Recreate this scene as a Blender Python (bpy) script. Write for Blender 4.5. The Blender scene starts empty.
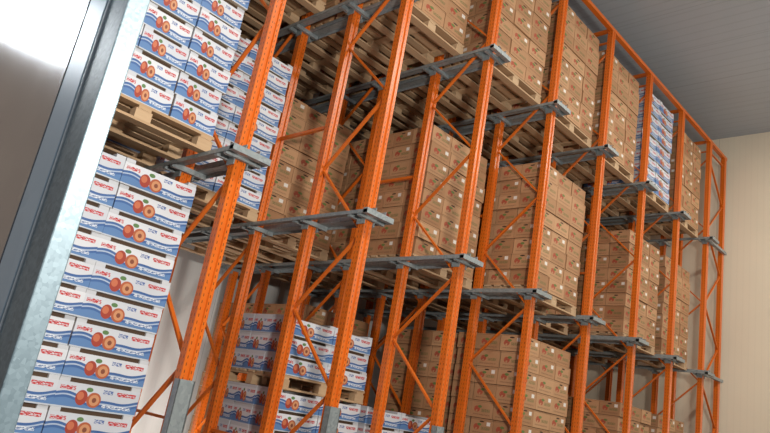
import bpy, math, random
from mathutils import Vector, Matrix
R = random.Random(7)
sc = bpy.context.scene
sc.view_settings.view_transform = 'Standard'

# ------------------------------------------------------------ camera
F = 675.0
def nrm(v): return Vector(v).normalized()
up = nrm((407, -2252, F)); d1 = nrm((673, 324, F))
d1 = (d1 - up*d1.dot(up)).normalized()
d2 = up.cross(d1)
right = Vector((d1.x, d2.x, up.x)); down = Vector((d1.y, d2.y, up.y)); fwd = Vector((d1.z, d2.z, up.z))
cd = bpy.data.cameras.new('camera'); cam = bpy.data.objects.new('camera', cd)
sc.collection.objects.link(cam); sc.camera = cam
cd.sensor_width = 36; cd.lens = 36*F/770; cd.clip_start = .05
M = Matrix.Identity(4)
for i in range(3):
    M[i][0] = right[i]; M[i][1] = -down[i]; M[i][2] = -fwd[i]
M[2][3] = 1.6
cam.matrix_world = M

# ------------------------------------------------------------ node DSL
class E:
    def __init__(s, nt, v): s.nt = nt; s.v = v
    def op(s, o, *a, clamp=False):
        n = s.nt.nodes.new('ShaderNodeMath'); n.operation = o; n.use_clamp = clamp
        for i, x in enumerate((s,)+a):
            x = x.v if isinstance(x, E) else x
            if isinstance(x, (int, float)): n.inputs[i].default_value = x
            else: s.nt.links.new(x, n.inputs[i])
        return E(s.nt, n.outputs[0])
    def __add__(s, o): return s.op('ADD', o)
    def __sub__(s, o): return s.op('SUBTRACT', o)
    def __mul__(s, o): return s.op('MULTIPLY', o)
    def __truediv__(s, o): return s.op('DIVIDE', o)
    def __gt__(s, o): return s.op('GREATER_THAN', o)
    def __lt__(s, o): return s.op('LESS_THAN', o)
    def sin(s): return s.op('SINE')
    def frac(s): return s.op('FRACT')
    def abs(s): return s.op('ABSOLUTE')
class Mat:
    def __init__(s, name, rough=.6, metal=0.):
        s.m = bpy.data.materials.new(name); s.m.use_nodes = True
        s.nt = s.m.node_tree; s.b = s.nt.nodes['Principled BSDF']
        s.b.inputs['Roughness'].default_value = rough; s.b.inputs['Metallic'].default_value = metal
    def N(s, t): return s.nt.nodes.new(t)
    def L(s, a, b): s.nt.links.new(a, b)
    def uv(s):
        n = s.N('ShaderNodeUVMap'); x = s.N('ShaderNodeSeparateXYZ'); s.L(n.outputs[0], x.inputs[0])
        s.uvs = n.outputs[0]
        return E(s.nt, x.outputs[0]), E(s.nt, x.outputs[1])
    def obj(s):
        n = s.N('ShaderNodeTexCoord'); x = s.N('ShaderNodeSeparateXYZ'); s.L(n.outputs['Object'], x.inputs[0])
        s.os = n.outputs['Object']
        return [E(s.nt, x.outputs[i]) for i in range(3)]
    def attr(s, name):
        n = s.N('ShaderNodeAttribute'); n.attribute_name = name; return E(s.nt, n.outputs['Fac'])
    def noise(s, vec, scale, detail=2):
        n = s.N('ShaderNodeTexNoise'); n.inputs['Scale'].default_value = scale; n.inputs['Detail'].default_value = detail
        if vec is not None: s.L(vec, n.inputs['Vector'])
        return E(s.nt, n.outputs[0])
    def mix(s, f, a, b):
        n = s.N('ShaderNodeMix'); n.data_type = 'RGBA'; n.clamp_factor = True
        if isinstance(f, E): s.L(f.v, n.inputs[0])
        else: n.inputs[0].default_value = f
        for c, i in ((a, 6), (b, 7)):
            if isinstance(c, tuple): n.inputs[i].default_value = c+(1,)
            else: s.L(c, n.inputs[i])
        return n.outputs[2]
    def color(s, c):
        if isinstance(c, tuple): s.b.inputs['Base Color'].default_value = c+(1,)
        else: s.L(c, s.b.inputs['Base Color'])
    def bump(s, h, st=.3, d=.01):
        n = s.N('ShaderNodeBump'); n.inputs['Strength'].default_value = st; n.inputs['Distance'].default_value = d
        s.L(h.v, n.inputs['Height']); s.L(n.outputs[0], s.b.inputs['Normal'])

# orange paint with perforations
def orange(name, holes):
    m = Mat(name, .33)
    x, y, z = m.obj()
    n = m.noise(m.os, 3, 4)
    c = m.mix(n, (.76, .170, .012), (.56, .105, .009))
    n2 = m.noise(m.os, 30, 3)
    c = m.mix((n2 > .68)*.5, c, (.22, .08, .03))
    if holes:
        u, v = m.uv()
        f = (v/.05).frac()
        h = (f > .3)*(f < .72)*(((u-.27).abs() < .035) + ((u-.73).abs() < .035))
        c = m.mix(h, c, (.06, .015, .004))
    m.color(c); return m.m
M_OR = orange('orange_upright_paint', True); M_ORB = orange('orange_brace_paint', False)
# galvanised
def galv(name, c1, c2, metal, rough, sc_=40):
    m = Mat(name, rough, metal); x, y, z = m.obj()
    v = m.N('ShaderNodeTexVoronoi'); v.inputs['Scale'].default_value = sc_; m.L(m.os, v.inputs['Vector'])
    n = m.noise(m.os, 5, 4)
    g = (E(m.nt, v.outputs['Color']).op('MULTIPLY', .6)) + n*.4
    m.color(m.mix(g, c1, c2)); return m.m
M_GALV = galv('galvanised_steel', (.19, .22, .23), (.38, .42, .43), .35, .45)
M_JAMB = galv('galvanised_jamb_steel', (.09, .13, .155), (.21, .28, .32), .4, .42, 110)
# kraft carton
def kraft():
    m = Mat('kraft_cardboard', .75); u, v = m.uv(); r = m.attr('rnd'); x, y, z = m.obj()
    c = m.mix(r, (.36, .185, .085), (.56, .325, .170))
    c = m.mix(m.noise(m.os, 2.5, 3)*.5, c, (.32, .16, .075))
    r2 = (r*17.3).frac(); r3 = (r*41.7).frac()
    c = m.mix(((v-.93).abs() < .014)*.6, c, (.18, .09, .04))
    e = ((u-.28)*(u-.28)*1.9 + (v-.50)*(v-.50))
    nz = m.noise(m.uvs, 9, 2)
    c = m.mix((e < .034)*(nz > .40)*.85, c, (.36, .05, .025))
    e2 = ((u-.40)*(u-.40)*1.9 + (v-.65)*(v-.65)*2.5)
    c = m.mix((e2 < .016)*.85, c, (.08, .18, .04))
    tx = m.noise(m.uvs, 38, 1)
    c = m.mix(((v-.44).abs() < .09)*((u-.68).abs() < .2)*(tx > .48)*.75, c, (.10, .13, .04))
    c = m.mix(((v-.18).abs() < .04)*((u-.5).abs() < .38)*(tx > .48)*.6, c, (.12, .06, .03))
    c = m.mix(((v-.72).abs() < .11)*((u-.80).abs() < .08)*(r2 > .55), c, (.74, .70, .64))
    h = ((u-.5)*(u-.5)/.012 + (v-.83)*(v-.83)/.0022) < 1
    c = m.mix(h*(r3 > .4), c, (.05, .025, .012))
    m.color(c); return m.m
M_KR = kraft()
def fruitbox():
    m = Mat('printed_fruit_carton', .5); u, v = m.uv(); r = m.attr('rnd')
    c = m.mix(r, (.55, .58, .64), (.68, .70, .74))
    tx = m.noise(m.uvs, 30, 1)
    w = ((u*6.5+.8).sin())*.10 + ((u*13.).sin())*.05
    lim = w+.50
    c = m.mix(v < lim, c, (.045, .12, .32))
    c = m.mix((v < lim-.10)*(v > lim-.16), c, (.40, .48, .62))
    c = m.mix((v < lim-.26), c, (.10, .21, .43))
    c = m.mix((v < .06), c, (.50, .54, .60))
    def blob(cu, cv, ru, rv): return (((u-cu)*(u-cu))/(ru*ru) + ((v-cv)*(v-cv))/(rv*rv)) < 1
    c = m.mix(blob(.30, .46, .070, .30), c, (.34, .045, .025))
    c = m.mix(blob(.285, .52, .040, .16), c, (.54, .15, .07))
    c = m.mix(blob(.45, .42, .085, .30), c, (.42, .10, .04))
    c = m.mix(blob(.455, .42, .060, .22), c, (.58, .27, .13))
    c = m.mix(blob(.455, .42, .026, .10), c, (.22, .06, .03))
    c = m.mix(blob(.375, .80, .04, .09), c, (.10, .20, .07))
    c = m.mix(((v-.78).abs() < .08)*((u-.83).abs() < .12)*(tx > .46), c, (.50, .03, .035))
    c = m.mix(((v-.78).abs() < .08)*((u-.12).abs() < .09)*(tx > .46), c, (.50, .03, .035))
    c = m.mix(((v-.80).abs() < .08)*((u-.60).abs() < .06)*(tx > .48), c, (.08, .14, .36))
    c = m.mix(((v-.24).abs() < .07)*((u-.74).abs() < .18)*(tx > .48), c, (.66, .70, .76))
    m.color(c); return m.m
M_FR = fruitbox()
def simple(name, col, rough=.7, metal=0., var=.25, scale=4):
    m = Mat(name, rough, metal); x, y, z = m.obj(); n = m.noise(m.os, scale, 4)
    m.color(m.mix(n, tuple(k*(1-var) for k in col), tuple(min(1, k*(1+var)) for k in col))); return m.m
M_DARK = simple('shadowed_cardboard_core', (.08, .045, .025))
M_FTOP = simple('fruit_carton_interior', (.42, .36, .28))
M_WOOD = Mat('pallet_wood', .8)
x, y, z = M_WOOD.obj(); r = M_WOOD.attr('rnd')
mp = M_WOOD.N('ShaderNodeMapping'); mp.inputs['Scale'].default_value = (3, 40, 40); M_WOOD.L(M_WOOD.os, mp.inputs[0])
c = M_WOOD.mix(r, (.50, .33, .19), (.66, .48, .30)); c = M_WOOD.mix(M_WOOD.noise(mp.outputs[0], 1, 3)*.7, c, (.34, .21, .11))
M_WOOD.color(c); M_WOOD = M_WOOD.m

def panelmat(name, col, axis, pitch, rib, rs=.04):
    m = Mat(name, .5); o = m.obj(); a = o[axis]
    n = m.noise(m.os, .6, 4)
    c = m.mix(n, tuple(k*.88 for k in col), tuple(min(1, k*1.08) for k in col))
    f = (a/pitch).frac(); j = f < (.010/pitch)
    c = m.mix(j*.45, c, tuple(k*.35 for k in col))
    g = ((a/rib).frac()-.5).abs() < .08
    c = m.mix(g*rs, c, tuple(k*.4 for k in col))
    m.color(c)
    m.bump((a*(6.283/rib)).sin(), .08, .003); return m.m
M_WALL = panelmat('cream_insulated_panel', (.80, .71, .55), 1, 1.15, .115)
M_WALLL = panelmat('white_insulated_panel', (.74, .74, .72), 0, 1.15, .115)
M_CEIL = panelmat('grey_ceiling_panel', (.39, .42, .45), 0, 1.15, .2, .16)
M_FLOOR = simple('concrete_floor', (.26, .25, .24), .6, 0, .2, 1.5)

# ------------------------------------------------------------ mesh builder
class B:
    def __init__(s): s.v = []; s.f = []; s.mi = []; s.uv = []; s.r = []
    def box(s, c, d, mi=0, rot=0., rnd=None, mtop=None, M=None):
        x, y, z = c; a, b, h = d[0]/2, d[1]/2, d[2]/2
        i0 = len(s.v); rnd = R.random() if rnd is None else rnd
        for sx, sy, sz in ((-1,-1,-1),(1,-1,-1),(1,1,-1),(-1,1,-1),(-1,-1,1),(1,-1,1),(1,1,1),(-1,1,1)):
            p = Vector((sx*a, sy*b, sz*h))
            if M is not None: p = M @ p
            elif rot: p = Matrix.Rotation(rot, 3, 'Z') @ p
            s.v.append((p.x+x, p.y+y, p.z+z))
        for k, q in enumerate(((0,1,5,4),(1,2,6,5),(2,3,7,6),(3,0,4,7),(4,5,6,7),(3,2,1,0))):
            s.f.append(tuple(i0+j for j in q))
            s.mi.append(mi if (k < 4 or mtop is None) else mtop)
            s.uv += [(0,0),(1,0),(1,1),(0,1)]; s.r.append(rnd)
    def beam(s, p, q, w, t, mi=0, side=None):
        p = Vector(p); q = Vector(q); dz = (q-p); L = dz.length; dz.normalize()
        sx = Vector(side) if side else Vector((0,0,1))
        yv = dz.cross(sx).normalized(); xv = yv.cross(dz)
        M = Matrix((xv, yv, dz)).transposed()
        s.box((p+q)/2, (w, t, L), mi, M=M)
    def prism(s, prof, x, y, z0, z1, mi=0, uvs=None):
        n = len(prof); i0 = len(s.v); rnd = R.random()
        for zz in (z0, z1):
            for (a, b) in prof: s.v.append((x+a, y+b, zz))
        for i in range(n):
            j = (i+1) % n
            s.f.append((i0+i, i0+j, i0+n+j, i0+n+i)); s.mi.append(mi); s.r.append(rnd)
            if uvs and uvs[i]: ua, ub = uvs[i]
            else: ua, ub = 0, 0
            s.uv += [(ua, z0), (ub, z0), (ub, z1), (ua, z1)]
        s.f.append(tuple(i0+n+i for i in range(n))); s.mi.append(mi); s.r.append(rnd); s.uv += [(0, 0)]*n
        s.f.append(tuple(i0+n-1-i for i in range(n))); s.mi.append(mi); s.r.append(rnd); s.uv += [(0, 0)]*n
    def mesh(s, name, mats):
        me = bpy.data.meshes.new(name); me.from_pydata(s.v, [], s.f)
        for m in mats: me.materials.append(m)
        me.polygons.foreach_set('material_index', s.mi)
        ul = me.uv_layers.new(name='UVMap'); flat = [k for t in s.uv for k in t]; ul.data.foreach_set('uv', flat)
        at = me.attributes.new('rnd', 'FLOAT', 'FACE'); at.data.foreach_set('value', s.r)
        me.update(); return me
    def obj(s, name, mats, parent=None, bevel=0):
        o = bpy.data.objects.new(name, s.mesh(name, mats)); sc.collection.objects.link(o); o.parent = parent
        if bevel:
            b = o.modifiers.new('bevel', 'BEVEL'); b.width = bevel; b.segments = 2; b.limit_method = 'ANGLE'
        return o
def empty(name, loc=(0,0,0)):
    o = bpy.data.objects.new(name, None); sc.collection.objects.link(o); o.location = loc; o.empty_display_size = .2; return o
def slab(name, lo, hi, mat):
    b = B(); b.box([(a+c)/2 for a, c in zip(lo, hi)], [c-a for a, c in zip(lo, hi)]); return b.obj(name, [mat])

# ------------------------------------------------------------ dimensions
S = 1.45; X0 = 2.62; NF = 8
ZA, ZB, ZT = 3.34, 5.83, 7.84
YP = [4.40, 5.20, 6.10, 6.90, 7.80, 8.60]
XW = 13.95; YW = 9.3; ZC = 8.48
fx = lambda n: X0 + S*n

# ------------------------------------------------------------ room
slab('floor', (-4, -4, -.1), (XW+.2, YW+.2, 0), M_FLOOR)
slab('ceiling', (.55, -4, ZC), (XW+.2, YW+.2, ZC+.15), M_CEIL)
slab('wall_back', (XW, -4, 0), (XW+.2, YW+.2, ZC), M_WALL)
slab('wall_left', (.55, YW, 0), (XW, YW+.2, ZC), M_WALLL)
slab('reflection_card', (-4, 7.0, 0), (.55, 7.15, 5.0), simple('beige_reflection_card', (.50, .38, .29)))  # unseen panel, added to give the steel door a beige reflection

# ------------------------------------------------------------ rack
rack = empty('drive_in_pallet_rack')
PW, PD = .10, .080
# C-section with front groove, open lips at the back
a, d = PW/2, PD/2
prof = [(-a,-d),(-.018,-d),(-.012,-d+.014),(.012,-d+.014),(.018,-d),(a,-d),(a,d),(.025,d),(.025,d-.012),(a-.012,d-.012),
        (a-.012,-d+.02),(-a+.012,-d+.02),(-a+.012,d-.012),(-.025,d-.012),(-.025,d),(-a,d)]
uvs = [(0,.4),None,None,None,(.6,1),(0,1),None,None,None,None,None,None,None,None,None,(0,1)]
ups = B(); br = B(); gv = B()
def zig(p0, p1, z0, z1, pitch=.72, side=(1,0,0)):
    z = z0; k = 0
    while z+pitch <= z1+.01:
        A, C = (p0, p1) if k % 2 == 0 else (p1, p0)
        br.beam((A[0], A[1], z), (C[0], C[1], z+pitch), .034, .020, side=side)
        z += pitch; k += 1
    for zz in (z0-.05, z1+.02): br.beam((p0[0], p0[1], zz), (p1[0], p1[1], zz), .034, .020, side=side)
for n in range(-1, NF):
    x = fx(n)
    for i, y in enumerate(YP):
        ups.prism(prof, x, y, 0.01, ZT, uvs=uvs)
        gv.box((x, y, .012), (.17, .15, .012))
        if i == 0: gv.box((x, y-.055, .81), (.125, .01, 1.62)); gv.box((x-.0605, y-.03, .81), (.008, .06, 1.62)); gv.box((x+.0605, y-.03, .81), (.008, .06, 1.62))
    for i in (0, 2, 4):
        zig((x, YP[i]+.02), (x, YP[i+1]-.02), .3, ZT-.2)
    for i in (1, 3):   # spacers between frames
        for zz in (1.2, 4.4, 6.9): br.beam((x, YP[i], zz), (x, YP[i+1], zz), .04, .03, side=(1,0,0))
    for z in (ZA, ZB):
        for s in (-1, 1):
            if (n == -1 and s < 0) or (n == NF-1 and s > 0): continue
            L = YP[-1]+.2-4.22; yc = 4.22+L/2
            gv.box((x+s*.118, yc, z-.004), (.115, L, .006))
            gv.box((x+s*.063, yc, z+.018), (.006, L, .05))
            gv.box((x+s*.173, yc, z-.018), (.006, L, .034))
        for y in YP:   # arms / brackets
            gv.box((x, y-.062, z-.03), (.33, .035, .045))
            gv.box((x, y+.062, z-.03), (.33, .035, .045))
            gv.box((x-.062, y, z-.03), (.01, .10, .13)); gv.box((x+.062, y, z-.03), (.01, .10, .13))
        gv.box((x, 4.245, z-.012), (.352, .055, .05))
# end tower
xt = fx(NF-1)+.85
for y in (YP[0], YP[1]): ups.prism(prof, xt, y, .01, ZT, uvs=uvs)
zig((fx(NF-1)+.03, YP[0]), (xt-.03, YP[0]), .3, ZT-.2, side=(0,1,0))
for z in (ZA, ZB): gv.beam((fx(NF-1), YP[0]-.05, z), (xt+.1, YP[0]-.05, z), .05, .06, side=(0,0,1))
# top ties
for y in YP:
    br.beam((fx(-1)-.1, y, ZT+.03), (xt+.1, y, ZT+.03), .06, .07, side=(0,0,1))
for n in range(-1, NF): br.beam((fx(n), YP[0], ZT+.03), (fx(n), YP[-1], ZT+.03), .05, .05, side=(0,0,1))
ups.obj('uprights', [M_OR], rack); br.obj('bracing', [M_ORB], rack); gv.obj('rails_and_arms', [M_GALV], rack)

# ------------------------------------------------------------ pallets + loads
def pallet_mesh():
    b = B(); W, D = 1.2, 1.0
    for y in (-.45, 0, .45):
        b.box((0, y, .010), (W, .10, .02))
        for x in (-.53, 0, .53): b.box((x, y, .058), (.13, .095, .076))
    for x in (-.53, 0, .53): b.box((x, 0, .107), (.10, D, .022))
    for i in range(7): b.box((0, -.45+i*.15, .129), (W, .095, .021))
    return b.mesh('pallet', [M_WOOD])
PAL = pallet_mesh()
cache = {}
M_KRT = simple('kraft_cardboard_top', (.42, .24, .12)); M_WHITE = simple('white_carton_edge', (.55, .57, .61), .6, 0, .08)
def goods(kind, rows, var):
    k = (kind, rows, var)
    if k in cache: return cache[k]
    b = B(); z = .141
    if kind == 'K': nx, ny, h, W, D, g = 3, 3, .2085, 1.18, 1.0, .009
    elif kind == 'F': nx, ny, h, W, D, g = 2, 3, .195, 1.18, 1.0, .008
    else: nx, ny, h, W, D, g = 3, 2, .195, 1.18, 1.0, .008
    H = rows*h
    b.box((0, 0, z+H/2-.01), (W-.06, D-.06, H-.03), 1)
    for r in range(rows):
        ox, oy = R.uniform(-.012, .012), R.uniform(-.012, .012)
        for i in range(nx):
            for j in range(ny):
                if 0 < i < nx-1 and 0 < j < ny-1 and r < rows-1: continue
                w, d_ = W/nx, D/ny
                cx = -W/2+w*(i+.5)+ox+R.uniform(-.005, .005); cy = -D/2+d_*(j+.5)+oy+R.uniform(-.008, .008)
                ro = R.uniform(-.016, .016)
                if kind == 'K':
                    b.box((cx, cy, z+h*(r+.5)), (w-g, d_-g, h-.007), 0, ro, mtop=2)
                else:
                    b.box((cx, cy, z+h*r+.083), (w-g, d_-g, .166), 0, ro, mtop=2)
                    for sx in (-1, 1):
                        b.box((cx+sx*(w/2-.04), cy, z+h*r+.18), (.07, d_-g-.004, .028), 3, ro)
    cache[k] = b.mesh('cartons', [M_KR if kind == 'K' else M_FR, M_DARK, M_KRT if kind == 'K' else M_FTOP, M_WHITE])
    return cache[k]
def load(b_, y, z, kind, rows, dx=0.):
    if kind == 'K': rows = round(rows*8/7)
    nm = 'kraft_carton_pallet_load' if kind == 'K' else 'fruit_carton_pallet_load'
    e = empty(nm, (fx(b_)+S/2+dx, y+.5, z)); e.rotation_euler[2] = R.uniform(-.012, .012)
    p = bpy.data.objects.new('pallet', PAL); sc.collection.objects.link(p); p.parent = e
    g = bpy.data.objects.new('cartons', goods(kind, rows, R.randint(0, 2))); sc.collection.objects.link(g); g.parent = e
A, Bz = ZA+.002, ZB+.002
L_ = [(-1,4.62,A,'G',9),(-1,5.75,A,'F',9),(-1,4.66,0,'F',15),(-1,5.8,0,'F',14),(-1,4.6,Bz,'K',7),
      (0,5.95,A,'F',9),(0,7.1,A,'F',9),(1,6.4,A,'K',7),(1,7.5,A,'K',7),
      (2,5.2,A,'K',7),(2,6.3,A,'K',7),(2,7.4,A,'K',7),(3,4.5,A,'K',7),(3,5.6,A,'K',7),(3,6.7,A,'K',7),
      (4,5.4,A,'K',6),(4,6.5,A,'K',7),(5,4.6,A,'K',7),(5,5.7,A,'K',7),(6,4.6,A,'K',7),(6,5.7,A,'K',7),
      (0,5.6,Bz,'K',7),(0,6.7,Bz,'K',7),(1,4.7,Bz,'K',7),(1,5.8,Bz,'K',7),(1,7.0,Bz,'K',7),
      (2,4.5,Bz,'K',7),(2,5.6,Bz,'K',7),(2,6.7,Bz,'K',7),(3,4.5,Bz,'K',7),(3,5.6,Bz,'K',7),(3,6.7,Bz,'K',7),
      (4,4.5,Bz,'K',7),(4,5.6,Bz,'K',7),(5,4.5,Bz,'F',9),(5,5.6,Bz,'K',7),(6,4.5,Bz,'K',7),(6,5.6,Bz,'K',7),
      (1,5.4,0,'F',8,.06),(1,5.4,1.705,'F',3,.06),(2,5.5,0,'F',8),(2,6.9,0,'K',11),(2,8.0,0,'K',11),
      (3,4.5,0,'K',11),(3,5.6,0,'K',11),(4,5.3,0,'K',10),(5,4.6,0,'K',10),(5,5.7,0,'K',10),(6,4.6,0,'K',10)]
for l in L_: load(*l)

# ------------------------------------------------------------ door jamb (left foreground)
j = empty('doorway_frame')
xw = .50
def jb(lo, hi, mat, name):
    b = B(); b.box([(p+q)/2 for p, q in zip(lo, hi)], [q-p for p, q in zip(lo, hi)]); return b.obj(name, [mat], j, .003)
y0 = 1.497
M_STEEL = galv('brushed_steel_door_face', (.34, .36, .40), (.42, .45, .48), .9, .24, 8)
M_PAINT = galv('pale_blue_grey_steel', (.27, .36, .44), (.34, .44, .52), .25, .35, 6)
M_RUB = simple('dark_rubber_seal', (.05, .055, .06))
M_LT = galv('bright_steel_lip', (.45, .50, .53), (.6, .65, .68), .3, .3, 60)
jb((xw, y0, 0), (xw+.05, y0+.115, 3.6), M_JAMB, 'jamb_strip')
jb((xw-.004, y0+.115, 0), (xw+.04, y0+.123, 3.6), M_LT, 'lip')
jb((xw+.002, y0+.123, 0), (xw+.04, y0+.131, 3.6), M_RUB, 'seal')
jb((xw-.004, y0+.131, 0), (xw+.05, y0+.26, 3.6), M_PAINT, 'steel_facing')
jb((xw+.0, y0+.26, 0), (xw+.04, y0+.274, 3.6), M_RUB, 'seal_outer')
jb((xw-.002, y0+.274, 0), (xw+.12, y0+2.2, 3.6), M_STEEL, 'door_leaf')

# ------------------------------------------------------------ lights
w = bpy.data.worlds.new('world'); sc.world = w; w.use_nodes = True
w.node_tree.nodes['Background'].inputs[0].default_value = (.85, .9, 1, 1); w.node_tree.nodes['Background'].inputs[1].default_value = .09
def area(name, loc, tgt, sx, sy, en, col):
    l = bpy.data.lights.new(name, 'AREA'); l.shape = 'RECTANGLE'; l.size = sx; l.size_y = sy; l.energy = en; l.color = col
    o = bpy.data.objects.new(name, l); sc.collection.objects.link(o); o.location = loc
    o.rotation_euler = (Vector(tgt)-Vector(loc)).to_track_quat('-Z', 'Y').to_euler()
for X in (3.5, 8, 12): area('ceiling_lamp', (X, .2, ZC-.5), (X, 1.8, 0), 2.2, .3, 180, (1, .93, .82))
area('ceiling_fill', (10, -2, 4.5), (11, 2, ZC), 1.0, .5, 85, (.90, .95, 1))  # added fill without a fixture, lifts and cools the ceiling
area('flash_fill', (.8, -.9, 2.8), (6, 5, 4.2), .4, .3, 310, (1, .95, .87))  # added flash-like fill near the camera, not a fixture of the entrance
area('rear_wall_fill', (4.6, 7.6, .4), (5.3, 9.3, 2.4), .8, .3, 32, (1, .97, .92))  # added fill hidden below the frame, brightens the wall behind the rack
area('door_glow_fill', (-.1, 5.4, 4.1), (.0, 2.5, 2.2), .5, .5, 26, (.95, .98, 1))  # added emitter, placed so that its reflection glows in the door leaf
area('doorway_fill', (-2.2, 1.5, 4.5), (-.6, 3.5, 1.5), 1.2, .6, 70, (.92, .96, 1))  # added unseen fill, brightens the vestibule side of the doorway
